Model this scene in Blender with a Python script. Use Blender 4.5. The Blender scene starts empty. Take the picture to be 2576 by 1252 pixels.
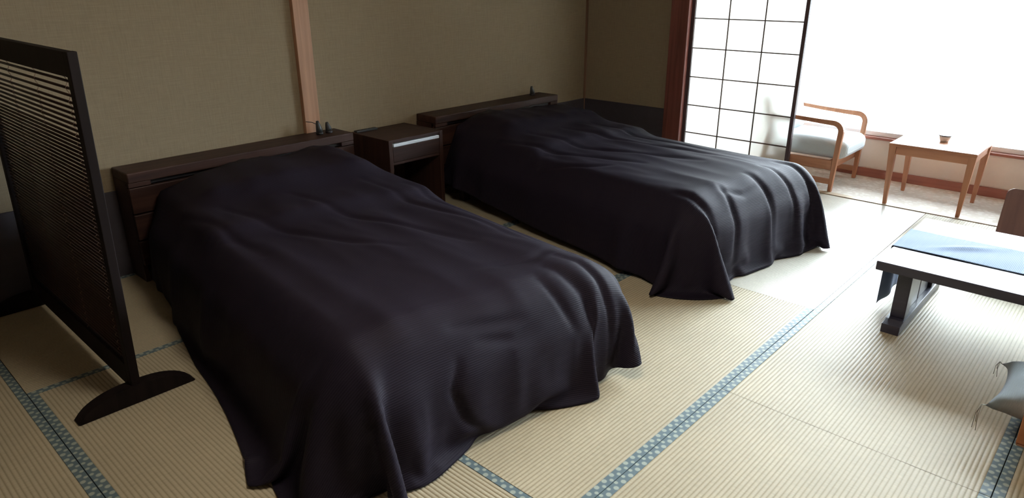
import bpy, bmesh, math
import numpy as np
from mathutils import Vector, Matrix

sc = bpy.context.scene
col = sc.collection
PI = math.pi

# ------------------------------------------------------------------ camera
F_PX, YAW, PITCH, ROLL = 1741.6, 0.821186, 0.3725, -0.004316
cam_d = bpy.data.cameras.new('camera')
cam = bpy.data.objects.new('camera', cam_d)
col.objects.link(cam)
cam_d.sensor_fit = 'HORIZONTAL'
cam_d.sensor_width = 36.0
cam_d.lens = F_PX * 36.0 / 2576.0
cam_d.clip_start = 0.05
fwd = Vector((math.sin(YAW) * math.cos(PITCH), math.cos(YAW) * math.cos(PITCH), -math.sin(PITCH)))
rgt = Vector((math.cos(YAW), -math.sin(YAW), 0))
upv = rgt.cross(fwd)
r2 = rgt * math.cos(ROLL) + upv * math.sin(ROLL)
u2 = upv * math.cos(ROLL) - rgt * math.sin(ROLL)
cam.matrix_world = Matrix(((r2.x, u2.x, -fwd.x, 0), (r2.y, u2.y, -fwd.y, 0), (r2.z, u2.z, -fwd.z, 1.5), (0, 0, 0, 1)))
sc.camera = cam

# ------------------------------------------------------------------ world: bright overcast daylight
SKY = 74.0
world = bpy.data.worlds.new('overcast_sky')
sc.world = world
world.use_nodes = True
wn = world.node_tree.nodes
wl = world.node_tree.links
w_tc = wn.new('ShaderNodeTexCoord')
w_sep = wn.new('ShaderNodeSeparateXYZ')
w_rp = wn.new('ShaderNodeValToRGB')          # overcast dome: brighter overhead, pale ground below the horizon
w_mr = wn.new('ShaderNodeMapRange')
w_mr.inputs['From Min'].default_value = -1.0
w_mr.inputs['From Max'].default_value = 1.0
wl.new(w_tc.outputs['Generated'], w_sep.inputs[0])
wl.new(w_sep.outputs['Z'], w_mr.inputs['Value'])
wl.new(w_mr.outputs[0], w_rp.inputs['Fac'])
e_ = w_rp.color_ramp.elements
e_[0].position, e_[0].color = 0.47, (0.095, 0.10, 0.10, 1)
e_[1].position, e_[1].color = 0.52, (0.205, 0.227, 0.247, 1)
e3 = w_rp.color_ramp.elements.new(1.0)
e3.color = (0.83, 0.92, 1.0, 1)
wl.new(w_rp.outputs['Color'], wn['Background'].inputs[0])
wn['Background'].inputs[1].default_value = SKY

sc.view_settings.view_transform = 'Standard'
sc.view_settings.look = 'None'
sc.view_settings.gamma = 1.0
sc.view_settings.use_curve_mapping = False
sc.view_settings.exposure = 0.0
sc.cycles.use_denoising = True
sc.cycles.max_bounces = 10
sc.cycles.diffuse_bounces = 6
sc.cycles.sample_clamp_indirect = 12.0


# ------------------------------------------------------------------ materials
def new_mat(name):
    m = bpy.data.materials.new(name)
    m.use_nodes = True
    nt = m.node_tree
    return m, nt, nt.nodes, nt.links, nt.nodes['Principled BSDF']


def plain(name, rgb, rough=0.6, spec=0.5, var=0.06, scale=30.0, bump=0.0, metal=0.0, coat=0.0):
    m, nt, n, l, p = new_mat(name)
    tc = n.new('ShaderNodeTexCoord')
    nz = n.new('ShaderNodeTexNoise')
    nz.inputs['Scale'].default_value = scale
    nz.inputs['Detail'].default_value = 3
    l.new(tc.outputs['Object'], nz.inputs['Vector'])
    mx = n.new('ShaderNodeMix')
    mx.data_type = 'RGBA'
    mx.inputs[6].default_value = tuple(c * (1 - var) for c in rgb) + (1,)
    mx.inputs[7].default_value = tuple(min(1, c * (1 + var)) for c in rgb) + (1,)
    l.new(nz.outputs['Fac'], mx.inputs[0])
    l.new(mx.outputs[2], p.inputs['Base Color'])
    p.inputs['Roughness'].default_value = rough
    p.inputs['Specular IOR Level'].default_value = spec
    p.inputs['Metallic'].default_value = metal
    p.inputs['Coat Weight'].default_value = coat
    if bump:
        b = n.new('ShaderNodeBump')
        b.inputs['Strength'].default_value = bump
        b.inputs['Distance'].default_value = 0.002
        l.new(nz.outputs['Fac'], b.inputs['Height'])
        l.new(b.outputs['Normal'], p.inputs['Normal'])
    return m


def wood(name, dark, light, axis=0, rough=0.45, spec=0.5, coat=0.0, scale=9.0):
    """grain stretched along one object axis"""
    m, nt, n, l, p = new_mat(name)
    tc = n.new('ShaderNodeTexCoord')
    mp = n.new('ShaderNodeMapping')
    s = [scale * 3] * 3
    s[axis] = scale * 0.16
    mp.inputs['Scale'].default_value = s
    nz = n.new('ShaderNodeTexNoise')
    nz.inputs['Scale'].default_value = 1.0
    nz.inputs['Detail'].default_value = 5
    nz.inputs['Distortion'].default_value = 0.6
    rp = n.new('ShaderNodeValToRGB')
    rp.color_ramp.elements[0].position = 0.32
    rp.color_ramp.elements[1].position = 0.68
    rp.color_ramp.elements[0].color = dark + (1,)
    rp.color_ramp.elements[1].color = light + (1,)
    l.new(tc.outputs['Object'], mp.inputs['Vector'])
    l.new(mp.outputs['Vector'], nz.inputs['Vector'])
    l.new(nz.outputs['Fac'], rp.inputs['Fac'])
    l.new(rp.outputs['Color'], p.inputs['Base Color'])
    p.inputs['Roughness'].default_value = rough
    p.inputs['Specular IOR Level'].default_value = spec
    p.inputs['Coat Weight'].default_value = coat
    p.inputs['Coat Roughness'].default_value = 0.08
    return m


def grasscloth(name, rgb):
    m, nt, n, l, p = new_mat(name)
    tc = n.new('ShaderNodeTexCoord')
    outs = []
    for sx, sz in ((260, 12), (10, 340)):
        mp = n.new('ShaderNodeMapping')
        mp.inputs['Scale'].default_value = (sx, sx, sz)
        nz = n.new('ShaderNodeTexNoise')
        nz.inputs['Scale'].default_value = 1
        nz.inputs['Detail'].default_value = 2
        l.new(tc.outputs['Object'], mp.inputs['Vector'])
        l.new(mp.outputs['Vector'], nz.inputs['Vector'])
        outs.append(nz)
    ad = n.new('ShaderNodeMath')
    ad.operation = 'ADD'
    l.new(outs[0].outputs['Fac'], ad.inputs[0])
    l.new(outs[1].outputs['Fac'], ad.inputs[1])
    rp = n.new('ShaderNodeValToRGB')
    rp.color_ramp.elements[0].position = 0.3
    rp.color_ramp.elements[1].position = 0.75
    rp.color_ramp.elements[0].color = tuple(c * 0.80 for c in rgb) + (1,)
    rp.color_ramp.elements[1].color = tuple(min(1, c * 1.10) for c in rgb) + (1,)
    hv = n.new('ShaderNodeMath')
    hv.operation = 'MULTIPLY'
    hv.inputs[1].default_value = 0.5
    l.new(ad.outputs[0], hv.inputs[0])
    l.new(hv.outputs[0], rp.inputs['Fac'])
    l.new(rp.outputs['Color'], p.inputs['Base Color'])
    p.inputs['Roughness'].default_value = 0.9
    p.inputs['Specular IOR Level'].default_value = 0.2
    b = n.new('ShaderNodeBump')
    b.inputs['Strength'].default_value = 0.25
    b.inputs['Distance'].default_value = 0.001
    l.new(ad.outputs[0], b.inputs['Height'])
    l.new(b.outputs['Normal'], p.inputs['Normal'])
    return m


def rush(name, rgb, along_x, rough, spec):
    """woven rush: fine threads across the ridges; ridges themselves are geometry"""
    m, nt, n, l, p = new_mat(name)
    tc = n.new('ShaderNodeTexCoord')
    mp = n.new('ShaderNodeMapping')
    mp.inputs['Scale'].default_value = (320, 30, 1) if along_x else (30, 320, 1)
    nz = n.new('ShaderNodeTexNoise')
    nz.inputs['Scale'].default_value = 1
    nz.inputs['Detail'].default_value = 2
    l.new(tc.outputs['Object'], mp.inputs['Vector'])
    l.new(mp.outputs['Vector'], nz.inputs['Vector'])
    n2 = n.new('ShaderNodeTexNoise')
    n2.inputs['Scale'].default_value = 3.5
    n2.inputs['Detail'].default_value = 3
    l.new(tc.outputs['Object'], n2.inputs['Vector'])
    ad = n.new('ShaderNodeMath')
    ad.operation = 'MULTIPLY_ADD'
    ad.inputs[1].default_value = 0.6
    ad.inputs[2].default_value = 0.0
    l.new(nz.outputs['Fac'], ad.inputs[0])
    a2 = n.new('ShaderNodeMath')
    a2.operation = 'MULTIPLY_ADD'
    a2.inputs[1].default_value = 0.4
    l.new(n2.outputs['Fac'], a2.inputs[0])
    l.new(ad.outputs[0], a2.inputs[2])
    rp = n.new('ShaderNodeValToRGB')
    rp.color_ramp.elements[0].position = 0.25
    rp.color_ramp.elements[1].position = 0.75
    rp.color_ramp.elements[0].color = tuple(c * 0.80 for c in rgb) + (1,)
    rp.color_ramp.elements[1].color = tuple(min(1, c * 1.14) for c in rgb) + (1,)
    l.new(a2.outputs[0], rp.inputs['Fac'])
    # warp grooves between the ridges are darker straw (fixed weave pattern, 15 mm pitch)
    sp = n.new('ShaderNodeSeparateXYZ')
    l.new(tc.outputs['UV'], sp.inputs[0])
    gr = n.new('ShaderNodeValToRGB')
    gr.color_ramp.elements[0].position = 0.0
    gr.color_ramp.elements[0].color = (0.64, 0.60, 0.53, 1)
    gr.color_ramp.elements[1].position = 0.95
    gr.color_ramp.elements[1].color = (1, 1, 1, 1)
    l.new(sp.outputs['X'], gr.inputs['Fac'])
    mu = n.new('ShaderNodeMix')
    mu.data_type = 'RGBA'
    mu.blend_type = 'MULTIPLY'
    mu.inputs[0].default_value = 1
    l.new(rp.outputs['Color'], mu.inputs[6])
    l.new(gr.outputs['Color'], mu.inputs[7])
    l.new(mu.outputs[2], p.inputs['Base Color'])
    p.inputs['Roughness'].default_value = rough
    p.inputs['Specular IOR Level'].default_value = spec
    b = n.new('ShaderNodeBump')
    b.inputs['Strength'].default_value = 0.3
    b.inputs['Distance'].default_value = 0.0008
    l.new(nz.outputs['Fac'], b.inputs['Height'])
    l.new(b.outputs['Normal'], p.inputs['Normal'])
    return m


def brocade(name):
    """blue-grey border cloth with rows of pale medallions; UV.x across the band, UV.y along it (in metres / 0.03)"""
    m, nt, n, l, p = new_mat(name)
    tc = n.new('ShaderNodeTexCoord')
    sp = n.new('ShaderNodeSeparateXYZ')
    l.new(tc.outputs['UV'], sp.inputs[0])
    masks = []
    for (cx, off, rad, per) in ((0.28, 0.0, 0.27, 1.30), (0.76, 0.5, 0.20, 1.30)):
        d = n.new('ShaderNodeMath'); d.operation = 'DIVIDE'; d.inputs[1].default_value = per
        l.new(sp.outputs['Y'], d.inputs[0])
        a = n.new('ShaderNodeMath'); a.operation = 'ADD'; a.inputs[1].default_value = off + 200
        l.new(d.outputs[0], a.inputs[0])
        fr = n.new('ShaderNodeMath'); fr.operation = 'FRACT'
        l.new(a.outputs[0], fr.inputs[0])
        s1 = n.new('ShaderNodeMath'); s1.operation = 'SUBTRACT'; s1.inputs[1].default_value = 0.5
        l.new(fr.outputs[0], s1.inputs[0])
        m1 = n.new('ShaderNodeMath'); m1.operation = 'MULTIPLY'; m1.inputs[1].default_value = per
        l.new(s1.outputs[0], m1.inputs[0])
        s2 = n.new('ShaderNodeMath'); s2.operation = 'SUBTRACT'; s2.inputs[1].default_value = cx
        l.new(sp.outputs['X'], s2.inputs[0])
        cb = n.new('ShaderNodeCombineXYZ')
        l.new(m1.outputs[0], cb.inputs[0]); l.new(s2.outputs[0], cb.inputs[1])
        ln = n.new('ShaderNodeVectorMath'); ln.operation = 'LENGTH'
        l.new(cb.outputs[0], ln.inputs[0])
        mr = n.new('ShaderNodeMapRange')
        mr.inputs['From Min'].default_value = rad + 0.07
        mr.inputs['From Max'].default_value = rad - 0.05
        l.new(ln.outputs['Value'], mr.inputs['Value'])
        masks.append(mr)
    mxm = n.new('ShaderNodeMath'); mxm.operation = 'MAXIMUM'
    l.new(masks[0].outputs[0], mxm.inputs[0]); l.new(masks[1].outputs[0], mxm.inputs[1])
    nz = n.new('ShaderNodeTexNoise'); nz.inputs['Scale'].default_value = 260
    l.new(tc.outputs['Object'], nz.inputs['Vector'])
    ml = n.new('ShaderNodeMath'); ml.operation = 'MULTIPLY'
    sc2 = n.new('ShaderNodeMapRange'); sc2.inputs['To Min'].default_value = 0.55; sc2.inputs['To Max'].default_value = 1.0
    l.new(nz.outputs['Fac'], sc2.inputs['Value'])
    l.new(mxm.outputs[0], ml.inputs[0]); l.new(sc2.outputs[0], ml.inputs[1])
    mx = n.new('ShaderNodeMix'); mx.data_type = 'RGBA'
    mx.inputs[6].default_value = (0.125, 0.180, 0.205, 1)
    mx.inputs[7].default_value = (0.46, 0.51, 0.44, 1)
    l.new(ml.outputs[0], mx.inputs[0])
    l.new(mx.outputs[2], p.inputs['Base Color'])
    p.inputs['Roughness'].default_value = 0.55
    p.inputs['Specular IOR Level'].default_value = 0.4
    return m


def ribbed_cloth(name, rgb, rough, sheen, pitch=0.0075, spec=0.4):
    m, nt, n, l, p = new_mat(name)
    tc = n.new('ShaderNodeTexCoord')
    wv = n.new('ShaderNodeTexWave')
    wv.wave_type = 'BANDS'; wv.bands_direction = 'Y'
    wv.inputs['Scale'].default_value = 0.314 / pitch
    wv.inputs['Distortion'].default_value = 0.2
    l.new(tc.outputs['UV'], wv.inputs['Vector'])
    b = n.new('ShaderNodeBump')
    b.inputs['Strength'].default_value = 0.5
    b.inputs['Distance'].default_value = 0.0012
    l.new(wv.outputs['Fac'], b.inputs['Height'])
    l.new(b.outputs['Normal'], p.inputs['Normal'])
    mx = n.new('ShaderNodeMix'); mx.data_type = 'RGBA'
    mx.inputs[6].default_value = tuple(c * 0.75 for c in rgb) + (1,)
    mx.inputs[7].default_value = tuple(c * 1.2 for c in rgb) + (1,)
    l.new(wv.outputs['Fac'], mx.inputs[0])
    l.new(mx.outputs[2], p.inputs['Base Color'])
    p.inputs['Roughness'].default_value = rough
    p.inputs['Specular IOR Level'].default_value = spec
    p.inputs['Sheen Weight'].default_value = sheen
    p.inputs['Sheen Roughness'].default_value = 0.4
    p.inputs['Sheen Tint'].default_value = (0.8, 0.8, 1.0, 1)
    return m


def paper_mat():
    m, nt, n, l, p = new_mat('shoji_paper')
    d = n.new('ShaderNodeBsdfDiffuse'); d.inputs[0].default_value = (0.85, 0.84, 0.80, 1)
    t = n.new('ShaderNodeBsdfTranslucent'); t.inputs[0].default_value = (0.94, 0.94, 0.91, 1)
    nz = n.new('ShaderNodeTexNoise'); nz.inputs['Scale'].default_value = 60
    mr = n.new('ShaderNodeMapRange'); mr.inputs['To Min'].default_value = 0.60; mr.inputs['To Max'].default_value = 0.68
    l.new(nz.outputs['Fac'], mr.inputs['Value'])
    mx = n.new('ShaderNodeMixShader')
    l.new(mr.outputs[0], mx.inputs[0])
    l.new(d.outputs[0], mx.inputs[1]); l.new(t.outputs[0], mx.inputs[2])
    l.new(mx.outputs[0], n['Material Output'].inputs['Surface'])
    return m


def glass_mat():
    m, nt, n, l, p = new_mat('window_glass')
    tr = n.new('ShaderNodeBsdfTransparent'); tr.inputs[0].default_value = (0.95, 0.97, 0.97, 1)
    gl = n.new('ShaderNodeBsdfGlossy'); gl.inputs['Roughness'].default_value = 0.02
    fr = n.new('ShaderNodeFresnel'); fr.inputs['IOR'].default_value = 1.45
    mx = n.new('ShaderNodeMixShader')
    l.new(fr.outputs[0], mx.inputs[0]); l.new(tr.outputs[0], mx.inputs[1]); l.new(gl.outputs[0], mx.inputs[2])
    l.new(mx.outputs[0], n['Material Output'].inputs['Surface'])
    return m


def carpet_mat():
    m, nt, n, l, p = new_mat('patterned_carpet')
    tc = n.new('ShaderNodeTexCoord')
    vo = n.new('ShaderNodeTexVoronoi'); vo.inputs['Scale'].default_value = 28
    l.new(tc.outputs['Object'], vo.inputs['Vector'])
    rp = n.new('ShaderNodeValToRGB')
    rp.color_ramp.elements[0].color = (0.86, 0.83, 0.76, 1)
    rp.color_ramp.elements[0].position = 0.35
    rp.color_ramp.elements[1].color = (0.74, 0.69, 0.61, 1)
    rp.color_ramp.elements[1].position = 0.5
    l.new(vo.outputs['Distance'], rp.inputs['Fac'])
    l.new(rp.outputs['Color'], p.inputs['Base Color'])
    p.inputs['Roughness'].default_value = 0.95
    b = n.new('ShaderNodeBump'); b.inputs['Strength'].default_value = 0.3; b.inputs['Distance'].default_value = 0.003
    nz = n.new('ShaderNodeTexNoise'); nz.inputs['Scale'].default_value = 400
    l.new(tc.outputs['Object'], nz.inputs['Vector']); l.new(nz.outputs['Fac'], b.inputs['Height'])
    l.new(b.outputs['Normal'], p.inputs['Normal'])
    return m


TAT = (0.54, 0.478, 0.345)
M = {
    'wall': grasscloth('grasscloth_wall', (0.305, 0.244, 0.163)),
    'ceil': plain('ceiling_board', (0.20, 0.145, 0.10), 0.7),
    'wainscot': plain('dark_wall_panel', (0.055, 0.048, 0.060), 0.6, var=0.15),
    'white_wall': plain('alcove_plaster', (0.74, 0.66, 0.58), 0.9, var=0.03),
    'pillar': wood('cedar_pillar', (0.36, 0.19, 0.11), (0.50, 0.28, 0.17), 2, 0.5),
    'redpost': wood('red_brown_post', (0.14, 0.042, 0.034), (0.24, 0.080, 0.062), 2, 0.4),
    'corner': wood('corner_strip', (0.16, 0.085, 0.05), (0.24, 0.13, 0.08), 2, 0.5),
    'redbase': wood('red_brown_base', (0.28, 0.10, 0.07), (0.36, 0.14, 0.10), 1, 0.45),
    'walnut_x': wood('dark_walnut', (0.026, 0.011, 0.009), (0.060, 0.027, 0.020), 0, 0.5, 0.3),
    'walnut_z': wood('dark_walnut_upright', (0.026, 0.011, 0.009), (0.055, 0.025, 0.018), 2, 0.5, 0.3),
    'black': plain('black_stain', (0.010, 0.008, 0.010), 0.45, var=0.2),
    'frame': wood('screen_frame_stain', (0.007, 0.005, 0.005), (0.014, 0.009, 0.009), 2, 0.6, 0.12),
    'slat': plain('bamboo_slat', (0.034, 0.018, 0.013), 0.5, 0.25, var=0.3, scale=60),
    'cord': plain('blind_cord', (0.16, 0.10, 0.07), 0.8),
    'alu': plain('satin_aluminium', (0.72, 0.78, 0.86), 0.45, metal=0.25, var=0.02),
    'keyhole': plain('keyhole_black', (0.01, 0.01, 0.012), 0.4),
    'cover': ribbed_cloth('dark_bedspread', (0.0175, 0.0135, 0.0225), 0.62, 0.0, spec=0.09),
    'mattress': plain('mattress_ticking', (0.30, 0.27, 0.24), 0.9),
    'kumiko': plain('shoji_lattice', (0.10, 0.065, 0.05), 0.6, var=0.1),
    'stile': wood('shoji_stile', (0.07, 0.045, 0.05), (0.11, 0.07, 0.07), 2, 0.5),
    'paper': paper_mat(),
    'glass': glass_mat(),
    'winframe': plain('window_frame_white', (0.80, 0.80, 0.80), 0.4, var=0.02),
    'carpet': carpet_mat(),
    'teak': wood('orange_wood', (0.40, 0.17, 0.085), (0.52, 0.25, 0.14), 2, 0.4),
    'teak_x': wood('orange_wood_side', (0.40, 0.17, 0.085), (0.52, 0.25, 0.14), 0, 0.4),
    'teak_y': wood('orange_wood_length', (0.40, 0.17, 0.085), (0.52, 0.25, 0.14), 1, 0.4),
    'thresh': wood('pale_threshold', (0.55, 0.44, 0.31), (0.66, 0.55, 0.40), 1, 0.4),
    'seatfab': ribbed_cloth('pale_seat_fabric', (0.60, 0.66, 0.68), 0.9, 0.1, 0.004),
    'lacquer': wood('dark_lacquer', (0.019, 0.017, 0.034), (0.034, 0.031, 0.056), 1, 0.38, coat=0.25),
    'runner': ribbed_cloth('blue_runner', (0.135, 0.195, 0.29), 0.85, 0.2, 0.006),
    'ply': wood('bent_plywood', (0.17, 0.080, 0.070), (0.25, 0.130, 0.11), 2, 0.45),
    'ply2': wood('orange_plywood', (0.34, 0.12, 0.045), (0.44, 0.17, 0.07), 0, 0.4),
    'zabuton': ribbed_cloth('grey_green_zabuton', (0.15, 0.175, 0.180), 0.8, 0.15, 0.003),
    'tassel': plain('tassel_thread', (0.20, 0.19, 0.15), 0.9),
    'cup': plain('white_porcelain', (0.75, 0.78, 0.80), 0.3, var=0.02),
    'cuprim': plain('dark_lid', (0.06, 0.07, 0.09), 0.3),
    'brocade': brocade('tatami_border_brocade'),
    'tat_x': rush('rush_weave_long_x', TAT, True, 0.50, 0.22),
    'tat_gloss_glare': rush('rush_weave_gloss_glare', (0.76, 0.74, 0.65), False, 0.24, 1.0),  # glossier weave; paler base colour paints in window glare on these mats
    'tat_y': rush('rush_weave_long_y', TAT, False, 0.50, 0.35),
    'sub': plain('subfloor', (0.20, 0.15, 0.10), 0.8),
    'remote': plain('dark_grey_plastic', (0.035, 0.038, 0.04), 0.4),
}


# ------------------------------------------------------------------ helpers
def obj(name, bm, mat, parent=None, smooth=False, matrix=None):
    me = bpy.data.meshes.new(name)
    bmesh.ops.recalc_face_normals(bm, faces=bm.faces)
    bm.to_mesh(me)
    bm.free()
    me.materials.append(M[mat])
    if smooth:
        for p in me.polygons:
            p.use_smooth = True
    o = bpy.data.objects.new(name, me)
    col.objects.link(o)
    if parent is not None:
        o.parent = parent
    if matrix is not None:
        o.matrix_local = matrix
    return o


def box(x0, x1, y0, y1, z0, z1, bev=0.0, seg=2, bm=None):
    b = bmesh.new()
    bmesh.ops.create_cube(b, size=1.0)
    for v in b.verts:
        v.co = Vector(((x0 + x1) / 2 + v.co.x * (x1 - x0), (y0 + y1) / 2 + v.co.y * (y1 - y0), (z0 + z1) / 2 + v.co.z * (z1 - z0)))
    if bev > 0:
        bmesh.ops.bevel(b, geom=b.edges[:], offset=bev, segments=seg, profile=0.5, affect='EDGES')
    if bm is None:
        return b
    tmp = bpy.data.meshes.new('tmp')
    b.to_mesh(tmp)
    b.free()
    bm.from_mesh(tmp)
    bpy.data.meshes.remove(tmp)
    return bm


def prism(outline, axis, a0, a1, bev=0.0):
    """extrude a 2-D outline along axis ('x','y','z'); outline in the other two axes in cyclic-free xyz order"""
    b = bmesh.new()
    def P(u, v, a):
        return {'x': (a, u, v), 'y': (u, a, v), 'z': (u, v, a)}[axis]
    lo = [b.verts.new(P(u, v, a0)) for u, v in outline]
    hi = [b.verts.new(P(u, v, a1)) for u, v in outline]
    b.faces.new(lo[::-1])
    b.faces.new(hi)
    k = len(outline)
    for i in range(k):
        b.faces.new((lo[i], lo[(i + 1) % k], hi[(i + 1) % k], hi[i]))
    if bev > 0:
        eds = [e for e in b.edges if abs((e.verts[0].co - e.verts[1].co)[('x', 'y', 'z').index(axis)]) < 1e-6]
        bmesh.ops.bevel(b, geom=eds, offset=bev, segments=2, profile=0.5, affect='EDGES')
    return b


def tube(pts, radii, seg=10, bm=None):
    b = bm or bmesh.new()
    pts = [Vector(p) for p in pts]
    rings = []
    for i, p in enumerate(pts):
        t = (pts[min(i + 1, len(pts) - 1)] - pts[max(i - 1, 0)]).normalized()
        a = Vector((0, 0, 1)) if abs(t.z) < 0.9 else Vector((1, 0, 0))
        n1 = t.cross(a).normalized()
        n2 = t.cross(n1)
        r = radii[i] if hasattr(radii, '__len__') else radii
        rings.append([b.verts.new(p + n1 * math.cos(2 * PI * k / seg) * r + n2 * math.sin(2 * PI * k / seg) * r) for k in range(seg)])
    for i in range(len(rings) - 1):
        for k in range(seg):
            b.faces.new((rings[i][k], rings[i][(k + 1) % seg], rings[i + 1][(k + 1) % seg], rings[i + 1][k]))
    b.faces.new(rings[0][::-1])
    b.faces.new(rings[-1])
    return b


def ribbon(path, w, t, xc):
    """rectangular bent-wood strip in the y-z plane, width w along x, thickness t"""
    b = bmesh.new()
    pts = [Vector((0, y, z)) for y, z in path]
    rings = []
    for i, p in enumerate(pts):
        d = (pts[min(i + 1, len(pts) - 1)] - pts[max(i - 1, 0)]).normalized()
        nrm = Vector((0, -d.z, d.y))
        tt = t[i] if hasattr(t, '__len__') else t
        rings.append([b.verts.new(p + nrm * s1 * tt / 2 + Vector((xc + s2 * w / 2, 0, 0))) for s1, s2 in ((-1, -1), (-1, 1), (1, 1), (1, -1))])
    for i in range(len(rings) - 1):
        for k in range(4):
            b.faces.new((rings[i][k], rings[i][(k + 1) % 4], rings[i + 1][(k + 1) % 4], rings[i + 1][k]))
    b.faces.new(rings[0][::-1])
    b.faces.new(rings[-1])
    bmesh.ops.recalc_face_normals(b, faces=b.faces)
    eds = [e for e in b.edges if abs((e.verts[0].co - e.verts[1].co).x) < 1e-6 and len(e.link_faces) == 2 and e.calc_face_angle(0) > 1.0]
    bmesh.ops.bevel(b, geom=eds, offset=0.005, segments=2, profile=0.5, affect='EDGES')
    return b


def lathe(profile, seg=24):
    b = bmesh.new()
    rings = [[b.verts.new((r * math.cos(2 * PI * k / seg), r * math.sin(2 * PI * k / seg), z)) for k in range(seg)] for r, z in profile]
    for i in range(len(rings) - 1):
        for k in range(seg):
            b.faces.new((rings[i][k], rings[i][(k + 1) % seg], rings[i + 1][(k + 1) % seg], rings[i + 1][k]))
    b.faces.new(rings[0][::-1])
    b.faces.new(rings[-1])
    return b


def pad(x0, x1, y0, y1, z0, z1, r=0.03, puff=0.02, nseg=12):
    """rounded upholstered pad with a crowned top"""
    b = box(x0, x1, y0, y1, z0, z1)
    bmesh.ops.subdivide_edges(b, edges=b.edges[:], cuts=nseg, use_grid_fill=True)
    cx, cy, cz = (x0 + x1) / 2, (y0 + y1) / 2, (z0 + z1) / 2
    hx, hy, hz = (x1 - x0) / 2, (y1 - y0) / 2, (z1 - z0) / 2
    for v in b.verts:
        d = Vector((v.co.x - cx, v.co.y - cy, v.co.z - cz))
        c = Vector((max(-hx + r, min(hx - r, d.x)), max(-hy + r, min(hy - r, d.y)), max(-hz + r, min(hz - r, d.z))))
        o = d - c
        if o.length > 1e-6:
            o = o.normalized() * r
        q = c + o
        q.z += puff * (1 - (d.x / hx) ** 2) * (1 - (d.y / hy) ** 2) * (1 if d.z > 0 else -0.3)
        v.co = Vector((cx, cy, cz)) + q
    return b


def set_uv(o, fn):
    me = o.data
    uv = me.uv_layers.new(name='UVMap')
    for lp in me.loops:
        uv.data[lp.index].uv = fn(me.vertices[lp.vertex_index].co)


def tag(o, label=None, cat=None, group=None, kind=None):
    if label: o['label'] = label
    if cat: o['category'] = cat
    if group: o['group'] = group
    if kind: o['kind'] = kind
    return o


def empty(name, loc=(0, 0, 0), rz=0.0):
    e = bpy.data.objects.new(name, None)
    e.location = loc
    e.rotation_euler = (0, 0, rz)
    e.empty_display_size = 0.1
    col.objects.link(e)
    return e


def structure(o, label, cat):
    return tag(o, label, cat, kind='structure')


# ------------------------------------------------------------------ room shell
YW, XS, XWIN = 3.92, 5.20, 5.93       # back wall, shoji line, window wall
XL, YF, ZC = -1.7, -3.6, 2.45         # left wall, front wall, ceiling
floor = obj('floor', box(XL, XS + 0.0, YF, YW, -0.12, -0.056), 'sub')
structure(floor, 'straw tatami mat floor with blue-grey brocade borders', 'floor')
carp = obj('floor', box(XS + 0.06, XWIN + 0.02, YF, YW, -0.12, 0.0), 'carpet')
structure(carp, 'mottled beige carpet of the bright window alcove', 'floor')
structure(obj('wall_back', box(XL - 0.1, XWIN + 0.1, YW, YW + 0.1, -0.12, ZC), 'wall'),
          'tan grasscloth wall behind the two beds', 'wall')
structure(obj('wall_left', box(XL - 0.1, XL, YF - 0.1, YW, -0.12, ZC), 'ceil'),
          'brown panelled wall at the far side of the slatted screen', 'wall')
structure(obj('wall_front', box(XL, XWIN + 0.1, YF - 0.1, YF, -0.12, ZC), 'wall'),
          'tan wall opposite the beds', 'wall')
structure(obj('ceiling', box(XL - 0.1, XWIN + 0.1, YF - 0.1, YW + 0.1, ZC, ZC + 0.08), 'ceil'),
          'pale board ceiling', 'ceiling')
PY0, PY1 = 2.895, 3.055               # red-brown door post
structure(obj('wall_right', box(XS, XS + 0.06, PY1, YW, -0.12, ZC), 'wall'),
          'short tan wall between the corner and the red-brown post', 'wall')
structure(obj('trim_1', box(XS - 0.035, XS + 0.085, PY0, PY1, -0.05, ZC, 0.004), 'redpost'),
          'red-brown wooden post beside the paper screen', 'post')
structure(obj('trim_2', box(2.285, 2.39, YW - 0.035, YW, 0.0, ZC, 0.003), 'pillar'),
          'light cedar pillar on the wall behind the headboards', 'pillar')
structure(obj('trim_3', box(XS - 0.018, XS, YW - 0.018, YW, 0.0, ZC, 0.002), 'corner'),
          'thin brown strip in the room corner', 'trim')
structure(obj('trim_4', box(XL, XS, YW - 0.012, YW, 0.0, 0.468, 0.002), 'wainscot'),
          'dark low wall panel behind the beds', 'wall panel')
structure(obj('trim_5', box(XS - 0.012, XS, PY1, YW - 0.012, 0.0, 0.468, 0.002), 'wainscot'),
          'dark low wall panel between the corner and the post', 'wall panel')
structure(obj('trim_6', box(XS - 0.035, XS + 0.085, YF, PY0, 1.93, 2.03, 0.003), 'redpost'),
          'wooden lintel over the sliding paper screens', 'lintel')
structure(obj('wall_right', box(XS, XS + 0.05, YF, PY0, 2.03, ZC), 'wall'),
          'plaster strip above the lintel', 'wall')
th = obj('trim_7', box(XS, XS + 0.06, YF, PY0, -0.05, 0.004, 0.002), 'thresh')
structure(th, 'grooved wooden threshold between tatami and carpet', 'threshold')

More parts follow.
